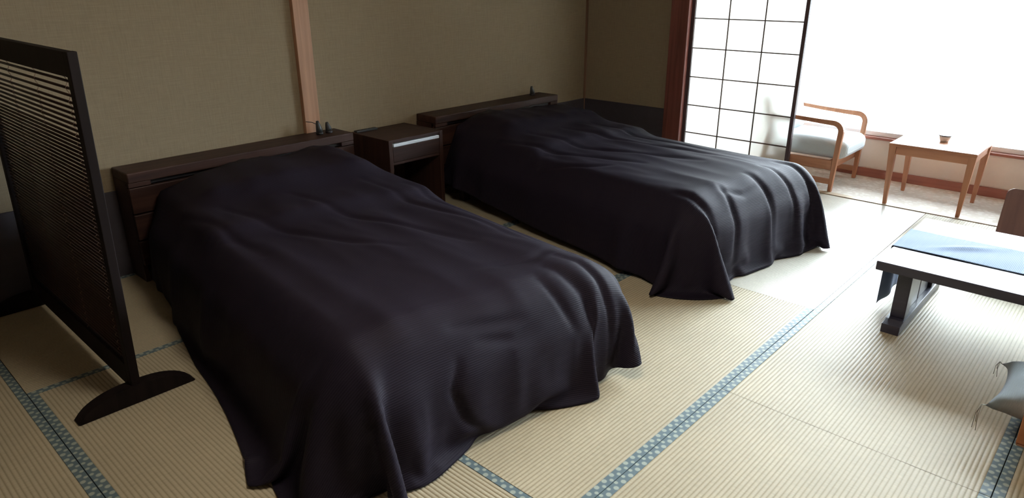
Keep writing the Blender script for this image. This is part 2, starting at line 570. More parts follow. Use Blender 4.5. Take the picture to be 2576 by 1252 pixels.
# window wall of the alcove: low wall, sill, baseboard, wide panes
ZS, ZT = 0.325, 2.38
structure(obj('wall_window', box(XWIN, XWIN + 0.1, YF, YW, -0.12, ZS - 0.02), 'white_wall'),
          'pale low wall under the alcove window', 'wall')
structure(obj('wall_window', box(XWIN, XWIN + 0.1, YF, YW, ZT, ZC), 'white_wall'),
          'pale strip of wall above the alcove window', 'wall')
structure(obj('baseboard_window', box(XWIN - 0.018, XWIN, YF, YW, 0.0, 0.068, 0.003), 'redbase'),
          'red-brown baseboard along the low window wall', 'baseboard')
panes = [(-3.56, -1.60), (-1.60, 0.36), (0.36, 2.30), (2.30, 3.90)]
wi = 0
for y0, y1 in panes:
    wi += 1
    w = empty('window_%d' % wi, (XWIN + 0.05, (y0 + y1) / 2, ZS))
    structure(w, ['wide bright window pane farthest from the beds', 'wide bright window pane behind the armchair that faces the paper screen', 'wide bright window pane above the small tea table',
                  'bright window pane hidden behind the paper screen'][wi - 1], 'window')
    h = (y1 - y0) / 2
    fw = 0.035
    for nm, b in (('frame_bar', box(-0.03, 0.03, -h, h, 0, fw, 0.003)), ('frame_bar', box(-0.03, 0.03, -h, h, ZT - ZS - fw, ZT - ZS, 0.003)),
                  ('frame_bar', box(-0.03, 0.03, -h, -h + fw, fw, ZT - ZS - fw, 0.003)), ('frame_bar', box(-0.03, 0.03, h - fw, h, fw, ZT - ZS - fw, 0.003))):
        obj(nm, b, 'winframe', w)
    obj('glass_pane', box(-0.003, 0.003, -h + fw, h - fw, fw, ZT - ZS - fw), 'glass', w)
structure(obj('trim_8', box(XWIN - 0.035, XWIN + 0.1, YF, YW, ZS - 0.02, ZS, 0.003), 'redbase'),
          'wooden window sill board', 'sill')

# ------------------------------------------------------------------ tatami mats
HB = 0.031
def tatami(x0, x1, y0, y1, longx, bands=True, gloss=None):
    HB = 0.031 if bands else 0.0
    g = 0.0012
    x0 += g; x1 -= g; y0 += g; y1 -= g
    base = obj('tatami_mat', box(x0, x1, y0, y1, -0.055, -0.003), 'sub', floor)
    b = bmesh.new()
    if longx:
        s0, s1, l0, l1 = y0 + HB, y1 - HB, x0, x1
    else:
        s0, s1, l0, l1 = x0 + HB, x1 - HB, y0, y1
    nr = max(1, int(round((s1 - s0) / 0.0148)))
    K = 8
    uvl = b.loops.layers.uv.new('UVMap')
    prev = None
    for i in range(nr * K + 1):
        s = s0 + (s1 - s0) * i / (nr * K)
        hgt = abs(math.sin(PI * i / K)) ** 0.7
        z = -0.0016 + (0.0016 if gloss is None else 0.0006) * hgt + (0 if gloss is None else 0.001)
        pts = ((l0, s, z), (l1, s, z)) if longx else ((s, l0, z), (s, l1, z))
        cur = ([b.verts.new(p) for p in pts], hgt)
        if prev:
            f = b.faces.new((prev[0][0], prev[0][1], cur[0][1], cur[0][0]))
            f.smooth = True
            for lp in f.loops:
                lp[uvl].uv = ((prev[1] if lp.vert in prev[0] else cur[1]), 0)
        prev = cur
    me = bpy.data.meshes.new('rush_weave')
    b.normal_update(); b.faces.ensure_lookup_table()
    if b.faces[0].normal.z < 0:
        bmesh.ops.reverse_faces(b, faces=b.faces)
    b.to_mesh(me); b.free()
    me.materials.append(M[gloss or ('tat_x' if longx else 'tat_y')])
    o = bpy.data.objects.new('rush_weave', me)
    col.objects.link(o); o.parent = base
    for k in ((0, 1) if bands else ()):
        if longx:
            ya, yb = (y0, y0 + HB) if k == 0 else (y1 - HB, y1)
            band = obj('border_band', box(x0, x1, ya, yb, -0.02, 0.0006, 0.0008, 1), 'brocade', base)
            set_uv(band, lambda c, ya=ya, k=k: (((c.y - ya) / HB if k else 1 - (c.y - ya) / HB), c.x / HB))
        else:
            xa, xb = (x0, x0 + HB) if k == 0 else (x1 - HB, x1)
            band = obj('border_band', box(xa, xb, y0, y1, -0.02, 0.0006, 0.0008, 1), 'brocade', base)
            set_uv(band, lambda c, xa=xa, k=k: (((c.x - xa) / HB if k else 1 - (c.x - xa) / HB), c.y / HB))
    return base

YA, YB, YC, YD, YE = -1.75, -0.82, 0.085, 0.985, 2.93
for (a, b_) in ((-1.55, 0.36), (0.36, 2.26), (2.26, 4.16), (4.16, 5.19)):
    tatami(a, b_, YC, YD, True, a < 4)
for (a, b_) in ((-0.60, 1.30), (1.30, 3.20), (3.20, 5.19)):
    tatami(a, b_, YB, YC, True)
for (a, b_) in ((-1.55, 0.36), (0.36, 2.26), (2.26, 4.16), (4.16, 5.19)):
    tatami(a, b_, YA, YB, True)
    tatami(a, b_, YA - 1.8, YA - 0.9, True)
for (a, b_) in ((-0.60, 1.30), (1.30, 3.20), (3.20, 5.19)):
    tatami(a, b_, YA - 0.9, YA, True)
tatami(1.30, 3.205, YD, 1.905, True)
tatami(1.30, 3.205, 1.905, YE, True)
tatami(3.205, 4.10, YD, YE, False, False, 'tat_gloss_glare')
tatami(4.10, 5.19, YD, YE, False, False, 'tat_gloss_glare')
tatami(0.40, 1.30, YD, YE, False)
tatami(-0.50, 0.40, YD, 2.0, False)
tatami(-0.50, 0.40, 2.0, YW - 0.01, False)
tatami(-1.65, -0.50, YD, YW - 0.01, False)
for (a, b_) in ((0.40, 2.30), (2.30, 4.20), (4.20, 5.19)):
    tatami(a, b_, YE, YW - 0.01, True)


# ------------------------------------------------------------------ sliding paper screen (shoji)
SY0, SY1, SZ1 = 1.975, 2.895, 1.93
dr = empty('door_1', (XS + 0.03, SY0, 0.004))
structure(dr, 'sliding paper screen with thin dark lattice beside the red-brown post', 'paper screen')
W_, H_ = SY1 - SY0, SZ1 - 0.004
st = 0.028
obj('stile', box(-0.016, 0.016, 0, st, 0, H_, 0.002), 'stile', dr)
obj('stile', box(-0.016, 0.016, W_ - st, W_, 0, H_, 0.002), 'stile', dr)
obj('rail', box(-0.015, 0.015, st, W_ - st, 0, 0.06, 0.002), 'stile', dr)
obj('rail', box(-0.015, 0.015, st, W_ - st, H_ - 0.05, H_, 0.002), 'stile', dr)
ROW0, ROWP = 0.064, 0.2265
rows = [0.06] + [ROW0 + ROWP * k for k in range(1, 8)] + [H_ - 0.05]
cols_ = [st + (W_ - 2 * st) * k / 3 for k in range(4)]
kb = 0.0078
for z in rows[1:-1]:
    obj('lattice_bar', box(-0.012, 0.000, st, W_ - st, z - kb / 2, z + kb / 2), 'kumiko', dr)
for y in cols_[1:-1]:
    obj('lattice_bar', box(-0.010, -0.001, y - kb / 2, y + kb / 2, 0.06, H_ - 0.05), 'kumiko', dr)
for i in range(len(rows) - 1):
    for j in range(3):
        obj('paper_pane', box(0.0005, 0.0015, cols_[j], cols_[j + 1], rows[i], rows[i + 1]), 'paper', dr)


# ------------------------------------------------------------------ headboards
def headboard(x0, x1, label):
    y0, y1, zt = 3.695, YW - 0.014, 0.597
    r = empty('headboard', ((x0 + x1) / 2, (y0 + y1) / 2, 0))
    w = (x1 - x0) / 2
    d = (y1 - y0) / 2
    obj('ledge', box(-w, w, -d, d, zt - 0.052, zt, 0.006), 'walnut_x', r)
    # front: dark slot under the ledge, then boards one below the other
    obj('slot_back', box(-w + 0.11, w - 0.09, -d + 0.03, -d + 0.05, zt - 0.075, zt - 0.052), 'black', r)
    obj('end_block', box(-w, -w + 0.11, -d + 0.004, -d + 0.05, zt - 0.075, zt - 0.052, 0.002), 'walnut_x', r)
    obj('end_block', box(w - 0.09, w, -d + 0.004, -d + 0.05, zt - 0.075, zt - 0.052, 0.002), 'walnut_x', r)
    z = zt - 0.075
    for k in range(3):
        obj('front_board', box(-w, w, -d + 0.004, -d + 0.03, z - 0.138, z - 0.004, 0.004), 'walnut_x', r)
        z -= 0.142
    obj('side_panel', box(-w, -w + 0.022, -d + 0.03, d, 0, zt - 0.052, 0.002), 'walnut_z', r)
    obj('side_panel', box(w - 0.022, w, -d + 0.03, d, 0, zt - 0.052, 0.002), 'walnut_z', r)
    tag(r, label, 'headboard')
    return r

headboard(1.145, 2.50, 'dark walnut headboard with two small fittings on its ledge before the pillar')
headboard(3.19, 4.54, 'dark walnut headboard by the room corner with a single fitting on its ledge')


def fitting(x, y, hgt, label, cordx=None):
    r = empty('ledge_fitting', (x, y, 0.597))
    obj('base', lathe([(0.020, 0), (0.024, 0.004), (0.022, 0.014), (0.013, 0.019)], 16), 'black', r, True)
    b = tube([(0, 0, 0.015), (-0.002, 0, hgt * 0.45), (-0.006, 0.002, hgt * 0.8), (-0.008, 0.002, hgt)], [0.021, 0.019, 0.013, 0.008], 12)
    obj('body', b, 'remote', r, True)
    if cordx:
        obj('cord', tube([(-0.012, 0.004, hgt * 0.75), (cordx * 0.5, 0.02, hgt * 0.92), (cordx, 0.03, hgt)], 0.0025, 6), 'black', r, True)
    tag(r, label, 'fitting')
    return r

fitting(2.325, 3.80, 0.085, 'small dark tapered fitting with a short cord on headboard ledge before the pillar', -0.07)
fitting(2.392, 3.80, 0.068, 'small dark tapered fitting without cord on headboard ledge beside its corded twin')
fitting(4.37, 3.83, 0.075, 'lone small dark tapered fitting on the headboard ledge nearest the room corner')

# ------------------------------------------------------------------ nightstand
ns = empty('nightstand', (2.848, 3.70, 0))
w, d, zt = 0.2275, 0.204, 0.55
tag(ns, 'dark wooden nightstand with an open shelf and pale metal drawer strip between the beds', 'nightstand')
obj('top', box(-w + 0.022, w - 0.022, -d + 0.004, d, zt - 0.022, zt - 0.001, 0.002), 'walnut_x', ns)
obj('side_panel', box(-w, -w + 0.03, -d, d, 0, zt, 0.003), 'walnut_z', ns)
obj('side_panel', box(w - 0.03, w, -d, d, 0, zt, 0.003), 'walnut_z', ns)
obj('back_panel', box(-w + 0.03, w - 0.03, d - 0.012, d, 0.03, zt - 0.022), 'walnut_z', ns)
dwr = obj('drawer', box(-w + 0.032, w - 0.032, -d + 0.002, d - 0.05, zt - 0.145, zt - 0.047, 0.003), 'walnut_x', ns)
hs = obj('handle_strip', box(-w + 0.036, w - 0.036, -d - 0.004, -d + 0.03, zt - 0.046, zt - 0.026, 0.003), 'alu', dwr)
tag(hs, 'pale aluminium pull strip')
kh = obj('keyhole', prism([(-0.012, 0), (0.012, 0), (0.004, -0.012), (-0.004, -0.012)], 'y', -d - 0.0015, -d + 0.003), 'keyhole', dwr,
         matrix=Matrix.Translation((0.01, 0, zt - 0.049)))
obj('shelf', box(-w + 0.03, w - 0.03, -d + 0.01, d - 0.012, 0.05, 0.07, 0.002), 'walnut_x', ns)
obj('divider', box(-w + 0.03, w - 0.03, -d + 0.01, d - 0.012, zt - 0.165, zt - 0.148), 'walnut_x', ns)
rm = empty('remote_control', (2.72, 3.868, 0.5495))
obj('casing', box(-0.085, 0.085, -0.018, 0.018, 0, 0.012, 0.003), 'remote', rm)
for k in range(5):
    obj('button', box(-0.065 + k * 0.028, -0.051 + k * 0.028, -0.006, 0.006, 0.0115, 0.0135, 0.001), 'black', rm)
tag(rm, 'slim dark grey slab lying at the back edge of the nightstand', 'remote control')


# ------------------------------------------------------------------ beds and draped covers
def drape(seed, half_w, length, top, over_l, over_r, over_f, extra, coarse=0.05, clampx=None, skew=0.0, corner=(0.50, 0.60), creases=()):
    """position-based cloth laid over a mattress; local frame: u across, v head to foot, z up"""
    rng = np.random.default_rng(seed)
    W = 2 * half_w + over_l + over_r
    L = length + over_f
    boxes = [(np.array((0, length / 2, top / 2)), np.array((half_w, length / 2, top / 2)), 0.17)] + extra

    def waves(U, V, ku, kv, n):
        z = np.zeros_like(U)
        for i in range(n):
            fu = rng.uniform(.5, 1.5) * ku
            fv = rng.uniform(-1, 1) * kv
            z += np.sin(U * fu + V * fv + rng.uniform(0, 6.28) + .5 * np.sin(V * 2.2 + rng.uniform(0, 6)))
        return z / math.sqrt(n)

    def collide(P, eps):
        x = P.reshape(-1, 3)
        e = eps.reshape(-1)
        hit = np.zeros(len(x), bool)
        for c, bb, r in boxes:
            d = x - c
            s = np.where(d < 0, -1.0, 1.0)
            q = np.abs(d) - (bb - r)
            qp = np.maximum(q, 0)
            ln = np.sqrt((qp ** 2).sum(1))
            sd = ln + np.minimum(q.max(1), 0) - r
            m = np.where(sd < e)[0]
            if len(m):
                nn = qp[m] / np.maximum(ln[m], 1e-9)[:, None]
                k = np.where(ln[m] < 1e-9)[0]
                nn[k] = 0
                nn[k, q[m[k]].argmax(1)] = 1
                x[m] += nn * s[m] * (e[m] - sd[m])[:, None]
                hit[m] = True
        fl = x[:, 2] < 0.008
        x[fl, 2] = 0.008
        hit |= fl
        np.maximum(x[:, 1], 0.015, out=x[:, 1])
        if clampx is not None:
            m = (x[:, 1] < .66) & (x[:, 0] > clampx)
            x[m, 0] = clampx
        return hit.reshape(P.shape[:2])

    def solve(P, FL, steps, iters, bend, g, eps):
        nv, nu = P.shape[:2]
        U0 = P[0, :, 0].copy()
        pin = np.abs(U0) < half_w * .8
        Q = P.copy()
        prs = []

        def pair(a, b, stf):
            prs.append((a, b, np.linalg.norm(FL[b] - FL[a], axis=-1), stf))
        A = slice(None)
        for k in (0, 1):
            pair((slice(k, nv - 1, 2), A), (slice(k + 1, nv, 2), A), .5)
            pair((A, slice(k, nu - 1, 2)), (A, slice(k + 1, nu, 2)), .5)
        for k in (0, 1):
            pair((slice(k, nv - 1, 2), slice(0, nu - 1)), (slice(k + 1, nv, 2), slice(1, nu)), .18)
            pair((slice(k, nv - 1, 2), slice(1, nu)), (slice(k + 1, nv, 2), slice(0, nu - 1)), .18)
        for k in range(4):
            pair((slice(k, nv - 2, 4), A), (slice(k + 2, nv, 4), A), bend)
            pair((A, slice(k, nu - 2, 4)), (A, slice(k + 2, nu, 4)), bend)
        for s in range(steps):
            V = (P - Q) * .985
            Q = P.copy()
            P += V
            P[..., 2] -= g / 3600
            for it in range(iters):
                for a, b, r, stf in prs:
                    d = P[b] - P[a]
                    l = np.sqrt(np.einsum('ijk,ijk->ij', d, d)) + 1e-9
                    d *= (stf * (1 - r / l))[..., None]
                    P[a] += d
                    P[b] -= d
                hit = collide(P, eps)
            T = (P - Q)[hit]
            P[hit] -= T * .6 * np.array([1, 1, 0])
            Q[hit] += (P - Q)[hit] * .6
            P[0, :, 1] = .02
            Q[0, :, 1] = .02
            P[0, pin, 0] = U0[pin]
            Q[0, pin, 0] = U0[pin]
        return P

    nu = int(round(W / coarse)) + 1
    nv = int(round(L / coarse)) + 1
    u = np.linspace(-half_w - over_l, half_w + over_r, nu)
    v = np.linspace(.02, L + .02, nv)
    U, V = np.meshgrid(u, v)
    # the cover hangs a little shorter towards the head on one side
    U = np.where(U < -half_w, -half_w + (U + half_w) * (.76 + .24 * np.clip(V / L, 0, 1)), U)
    # the two foot corners of the cover are cut round
    for sg, ov, RC in ((-1, over_l, corner[0]), (1, over_r, corner[1])):
        uc = half_w + ov - RC
        a = (sg * U - uc) / RC
        b = (V - (L + .02 - RC)) / RC
        m = (a > 0) & (b > 0)
        a_, b_ = a.copy(), b.copy()
        U = np.where(m, sg * (uc + RC * a_ * np.sqrt(np.clip(1 - b_ ** 2 / 2, 0, 1))), U)
        V = np.where(m, L + .02 - RC + RC * b_ * np.sqrt(np.clip(1 - a_ ** 2 / 2, 0, 1)), V)
    state = rng.bit_generator.state

    def thick(U, V):
        rng.bit_generator.state = state
        t = waves(U, V, 8.0, 1.6, 6) * .010 + np.abs(waves(U, V, 13.0, 2.2, 5)) * .012 + waves(U, V, 26.0, 2.5, 5) * .005 + np.abs(waves(U, V, 34.0, 9.0, 4)) * .004
        inside = np.clip((half_w + .02 - np.abs(U)) / .16, 0, 1) * np.clip((length + .02 - V) / .18, 0, 1)
        crown = .040 * np.clip(1 - (U / half_w) ** 2, 0, 1)
        # soft vertical folds of the hanging part, deepening towards the hem
        du = np.maximum(np.abs(U) - half_w, 0)
        dv = np.maximum(V - length, 0)
        ang = np.arctan2(dv, du + 1e-6)
        s_ = np.where(dv > 0, length + .25 * ang + (half_w - np.abs(U)) * (du <= 0), V) * np.where(U < 0, 1.0, 1.13)
        fold = np.zeros_like(U)
        for k in range(6):
            fold += np.sin(s_ * rng.uniform(9, 30) + rng.uniform(0, 6.28))
        drop = np.clip(np.hypot(du, dv) / .42, 0, 1)
        return .010 + np.maximum(0, .010 + t + crown) * inside + np.maximum(0, fold * .017 + .009) * drop ** 1.3

    P = np.stack([(U + skew * V) * .975, V * .985, top + .16 + waves(U, V, 8, 2, 5) * .03], -1)
    P = solve(P, np.stack([U, V], -1), 230, 12, .012, 2.2, thick(U, V))

    def refine(A):
        R = np.zeros((2 * A.shape[0] - 1, 2 * A.shape[1] - 1) + A.shape[2:])
        R[::2, ::2] = A
        R[1::2, ::2] = (A[1:] + A[:-1]) / 2
        R[:, 1::2] = (R[:, :-1:2] + R[:, 2::2]) / 2
        return R
    P = refine(P)
    U, V = refine(U), refine(V)
    P = solve(P, np.stack([U, V], -1), 70, 12, .012, 1.4, thick(U, V))
    # finer sheet, relaxed once, then creases pressed along a few lines of the cloth
    P = refine(P)
    U, V = refine(U), refine(V)
    for it in range(3):
        Q = P.copy()
        Q[1:-1, 1:-1] = .5 * P[1:-1, 1:-1] + .125 * (P[2:, 1:-1] + P[:-2, 1:-1] + P[1:-1, 2:] + P[1:-1, :-2])
        Q[-1, 1:-1] = .5 * P[-1, 1:-1] + .25 * (P[-1, 2:] + P[-1, :-2])
        Q[1:-1, 0] = .5 * P[1:-1, 0] + .25 * (P[2:, 0] + P[:-2, 0])
        Q[1:-1, -1] = .5 * P[1:-1, -1] + .25 * (P[2:, -1] + P[:-2, -1])
        P = Q
    du = np.gradient(P, axis=1)
    dv = np.gradient(P, axis=0)
    N = np.cross(du, dv)
    N /= np.linalg.norm(N, axis=-1, keepdims=True) + 1e-9
    H = np.zeros_like(U)
    for pts, wd, amp in creases:
        pts = np.array(pts, float)
        best = np.full(U.shape, 9.0)
        fade = np.zeros_like(U)
        tot = len(pts) - 1
        for k in range(tot):
            a, b = pts[k], pts[k + 1]
            ab = b - a
            t = np.clip(((U - a[0]) * ab[0] + (V - a[1]) * ab[1]) / (ab @ ab), 0, 1)
            dd = np.hypot(U - a[0] - t * ab[0], V - a[1] - t * ab[1])
            m = dd < best
            best = np.where(m, dd, best)
            fade = np.where(m, np.sin(np.pi * np.clip(.12 + .80 * (k + t) / tot, 0, 1)), fade)
        H += amp * fade * np.exp(-(best / wd) ** 2)
    H *= np.clip((P[..., 2] - .012) / .03, 0, 1)
    P = P - N * H[..., None]
    return P, U, V


ROT = -math.radians(7.5)
def bed(cx, seed, lab_bed, lab_cover, over_l, over_r, over_f, corner, creases):
    hw, ln, top = 0.665, 2.19, 0.425
    org = Vector((cx, 3.595, 0))
    # bed body: base, legs, mattress (local frame: x across, -y to the foot)
    r = empty('bed', org, ROT)
    tag(r, lab_bed, 'bed')
    obj('base', box(-hw + 0.10, hw - 0.10, -ln + 0.12, -0.02, 0.10, 0.21, 0.006), 'walnut_x', r)
    for sx in (-1, 1):
        for yy in (-0.12, -ln + 0.2):
            obj('leg', box(sx * (hw - 0.12) - 0.03, sx * (hw - 0.12) + 0.03, yy - 0.03, yy + 0.03, 0, 0.10, 0.004), 'walnut_z', r)
    obj('mattress', pad(-hw + 0.06, hw - 0.06, -ln + 0.07, -0.03, 0.211, top - 0.015, 0.098, 0.0), 'mattress', r, True)
    pil = [(np.array((0.0, .27, .43)), np.array((.47, .23, .10)), .095),
           (np.array((0.0, .45, .40)), np.array((.56, .44, .065)), .06)]
    P, U, V = drape(seed, hw, ln, top, over_l, over_r, over_f, pil, corner=corner, creases=creases)
    nv, nu = P.shape[:2]
    idx = np.arange(nv * nu).reshape(nv, nu)
    faces = np.stack([idx[:-1, :-1], idx[1:, :-1], idx[1:, 1:], idx[:-1, 1:]], -1).reshape(-1, 4)
    co = P.reshape(-1, 3).copy()
    co[:, 1] *= -1
    me = bpy.data.meshes.new('bedspread')
    me.from_pydata(co.tolist(), [], faces.tolist())
    uv = me.uv_layers.new(name='UVMap')
    vi = np.zeros(len(me.loops), np.int32)
    me.loops.foreach_get('vertex_index', vi)
    uvs = np.stack([U.reshape(-1)[vi], V.reshape(-1)[vi]], -1).astype(np.float32)
    uv.data.foreach_set('uv', uvs.reshape(-1))
    me.polygons.foreach_set('use_smooth', [True] * len(me.polygons))
    me.materials.append(M['cover'])
    o = bpy.data.objects.new('bedspread', me)
    o.location = org
    o.rotation_euler = (0, 0, ROT)
    col.objects.link(o)
    sd = o.modifiers.new('thickness', 'SOLIDIFY')
    sd.thickness = 0.006
    sd.offset = -1 if True else 1
    tag(o, lab_cover, 'bedspread')
    return r

CR1 = [([(-.22, 2.24), (-.26, 2.33), (-.22, 2.45), (-.12, 2.56)], .016, .016),
       ([(-.20, 2.13), (-.05, 2.16), (.08, 2.18)], .018, .011), ([(-.12, 2.20), (.02, 2.24), (.12, 2.22)], .018, .010),
       ([(.30, 2.00), (.38, 2.16), (.40, 2.35), (.42, 2.56)], .026, .022), ([(.40, 1.95), (.47, 2.12), (.50, 2.30), (.54, 2.52)], .018, .016),
       ([(.22, 2.05), (.26, 2.18), (.30, 2.30)], .018, .012), ([(.50, 1.90), (.58, 2.04), (.64, 2.20), (.68, 2.42)], .022, .020),
       ([(.10, 1.86), (.30, 1.92), (.48, 1.86)], .022, .009), ([(.46, .75), (.52, 1.1), (.55, 1.5), (.50, 1.8)], .024, .012),
       ([(.30, .60), (.36, 1.0), (.44, 1.4), (.42, 1.7)], .022, .011), ([(-.10, .62), (.02, 1.0), (.18, 1.35), (.26, 1.6)], .022, .010),
       ([(-.42, .58), (-.30, .95), (-.14, 1.3), (.0, 1.5)], .022, .009), ([(-.58, .50), (-.50, .80), (-.46, 1.2)], .024, .010)]
CR2 = [([(-.52, 1.95), (-.50, 2.15), (-.52, 2.50)], .022, .018), ([(-.28, 2.05), (-.30, 2.25), (-.34, 2.50)], .020, .015),
       ([(.02, 2.02), (.05, 2.2), (.02, 2.50)], .022, .018), ([(.22, 1.98), (.27, 2.18), (.26, 2.45)], .018, .014),
       ([(.42, 1.95), (.46, 2.15), (.50, 2.48)], .022, .018), ([(-.30, 2.08), (-.15, 2.14), (.0, 2.12)], .018, .010),
       ([(-.55, .55), (-.46, .9), (-.30, 1.25), (-.24, 1.5)], .022, .013), ([(-.35, .60), (-.22, 1.0), (-.05, 1.4), (.05, 1.7)], .022, .012),
       ([(-.05, .6), (.08, 1.0), (.2, 1.5), (.24, 1.9)], .022, .011), ([(.25, .6), (.34, 1.1), (.4, 1.6)], .020, .010), ([(-.62, 1.0), (-.5, 1.3), (-.4, 1.4)], .02, .014)]
bed(1.82, 11, 'low double bed beside the standing blind screen, hidden under its dark cover',
    'black-purple ribbed bedspread draped to the floor beside the slatted blind screen', 0.49, 0.36, 0.38, corner=(0.80, 0.78), creases=CR1)
bed(3.865, 29, 'low double bed beside the sliding paper screen, hidden under its dark cover',
    'black-purple ribbed bedspread draped to the floor beside the sliding paper screen', 0.38, 0.36, 0.37, corner=(0.46, 0.56), creases=CR2)


# ------------------------------------------------------------------ slatted blind screen at the side of the bed
scr = empty('blind_screen', (0.68, 2.60, 0))
tag(scr, 'dark framed standing screen hung with a bamboo slat blind beside the bed', 'screen')
LEAN = 0.030
def lean(b):
    for v in b.verts:
        v.co.x += LEAN * v.co.z
    return b
SW = 1.245      # distance from near to far post
obj('post', lean(box(-0.016, 0.016, -0.018, 0.022, 0.05, 1.288, 0.003)), 'frame', scr)
obj('post', lean(box(-0.016, 0.016, SW - 0.022, SW + 0.018, 0.05, 1.288, 0.003)), 'frame', scr)
obj('top_rail', lean(box(-0.015, 0.015, 0.022, SW - 0.022, 1.205, 1.287, 0.003)), 'frame', scr)
obj('bottom_rail', lean(box(-0.015, 0.015, 0.022, SW - 0.022, 0.055, 0.15, 0.003)), 'frame', scr)
for yy in (0.0, SW):
    out = []
    for k in range(25):
        t = -1 + 2 * k / 24
        out.append((t * 0.212, 0.004 + 0.070 * max(0.0, 1 - abs(t) ** 2.6) ** 0.8))
    out = [(-0.207, 0.0)] + out + [(0.207, 0.0)]
    obj('foot', prism(out, 'y', yy - 0.028, yy + 0.028, 0.003), 'frame', scr)
z = 1.188
zs = []
k = 0
while z > 0.16:
    zs.append(z)
    z -= 0.024 if k < 3 else (0.019 if k < 9 else 0.0152)
    k += 1
sm = None
for z in zs:
    if sm is None:
        b = tube([(0, 0.03, 0), (0, SW - 0.03, 0)], 0.0050, 8)
        s0 = obj('slat', b, 'slat', scr, True)
        s0.location = (LEAN * z + 0.0, 0, z)
        sm = s0
    else:
        s = sm.copy()
        col.objects.link(s)
        s.parent = scr
        s.location = (LEAN * z, 0, z)
for yy in (0.10, 0.46, 0.82, 1.15):
    pts = []
    for i, z in enumerate([1.205] + zs + [0.15]):
        pts.append((LEAN * z + (0.0055 if i % 2 else -0.0055), yy + 0.002 * math.sin(i), z))
    obj('cord', tube(pts, 0.0016, 5), 'cord', scr, True)


# ------------------------------------------------------------------ low dining table with runner
TY1, TX0, TX1, TZ = 0.748, 3.172, 3.965, 0.331
TL = 1.5
lt = empty('low_table', ((TX0 + TX1) / 2, TY1 - TL / 2, 0))
tag(lt, 'dark lacquered low floor table with sled legs on the tatami', 'table')
hx, hy = (TX1 - TX0) / 2, TL / 2
obj('tabletop', box(-hx, hx, -hy, hy, TZ - 0.042, TZ, 0.004), 'lacquer', lt)
for s in (1, -1):
    yc = s * (hy - 0.105)
    foot = obj('foot_bar', prism([(-0.385, 0), (0.325, 0), (0.325, 0.035), (0.30, 0.05), (-0.33, 0.05), (-0.385, 0.042)], 'y', yc - 0.038, yc + 0.038, 0.003), 'lacquer', lt)
    # one broad post nearest each end, two recessed boards between them
    for x0, x1, t in ((-0.30, -0.225, 0.030), (0.17, 0.245, 0.030), (-0.205, -0.03, 0.014), (-0.015, 0.155, 0.014)):
        obj('leg_board', box(x0, x1, yc - t, yc + t, 0.0495, TZ - 0.0415, 0.003), 'lacquer', lt)

# runner: flat on the top, hanging over both ends
def runner():
    x0, x1 = 3.412, 3.722
    path = []
    drop = 0.295
    for i in range(13):
        path.append((TY1 + 0.007, TZ - drop + drop * i / 12.0 - 0.006))
    for i in range(5):
        a = PI / 2 * i / 4
        path.append((TY1 + 0.001 + 0.006 * math.cos(a), TZ - 0.004 + 0.006 * math.sin(a)))
    for i in range(1, 60):
        path.append((TY1 - (TL) * i / 60.0, TZ + 0.0025))
    for i in range(5):
        a = PI / 2 + PI / 2 * i / 4
        path.append((TY1 - TL - 0.001 + 0.006 * math.cos(a), TZ - 0.004 + 0.006 * math.sin(a)))
    for i in range(13):
        path.append((TY1 - TL - 0.007, TZ - 0.006 - drop * i / 12.0))
    nx = 28
    vs, fs, us = [], [], []
    acc = 0
    for i, (y, z) in enumerate(path):
        if i:
            acc += math.hypot(y - path[i - 1][0], z - path[i - 1][1])
        for j in range(nx + 1):
            t = j / nx
            x = x0 + (x1 - x0) * t
            zz, yy = z, y
            if z > TZ:
                # one soft wrinkle running slantwise and faint waves
                c = 0.33 + 0.9 * (t - 0.55)
                zz += 0.010 * math.exp(-((y - (0.55 - 0.35 * (t - 0.4))) / 0.028) ** 2) * math.exp(-((t - 0.55) / 0.28) ** 2)
                zz += 0.0008 * (1 + math.sin(9 * t + 14 * y))
            elif z < TZ - 0.01:
                yy += (1 if y > 0 else -1) * 0.008 * (1 + math.sin(8 * t + 1.0)) * min(1, (TZ - z) / 0.1)
            vs.append((x, yy, zz))
            us.append((t * (x1 - x0), acc))
    for i in range(len(path) - 1):
        for j in range(nx):
            a = i * (nx + 1) + j
            fs.append((a, a + 1, a + nx + 2, a + nx + 1))
    me = bpy.data.meshes.new('table_runner')
    me.from_pydata(vs, [], fs)
    uv = me.uv_layers.new(name='UVMap')
    for lp in me.loops:
        uv.data[lp.index].uv = us[lp.vertex_index]
    for p in me.polygons:
        p.use_smooth = True
    me.materials.append(M['runner'])
    o = bpy.data.objects.new('table_runner', me)
    col.objects.link(o)
    md = o.modifiers.new('thickness', 'SOLIDIFY')
    md.thickness = 0.0015
    md.offset = 0
    tag(o, 'pale blue cloth runner lying along the low table and hanging over its end', 'table runner')
    return o
runner()


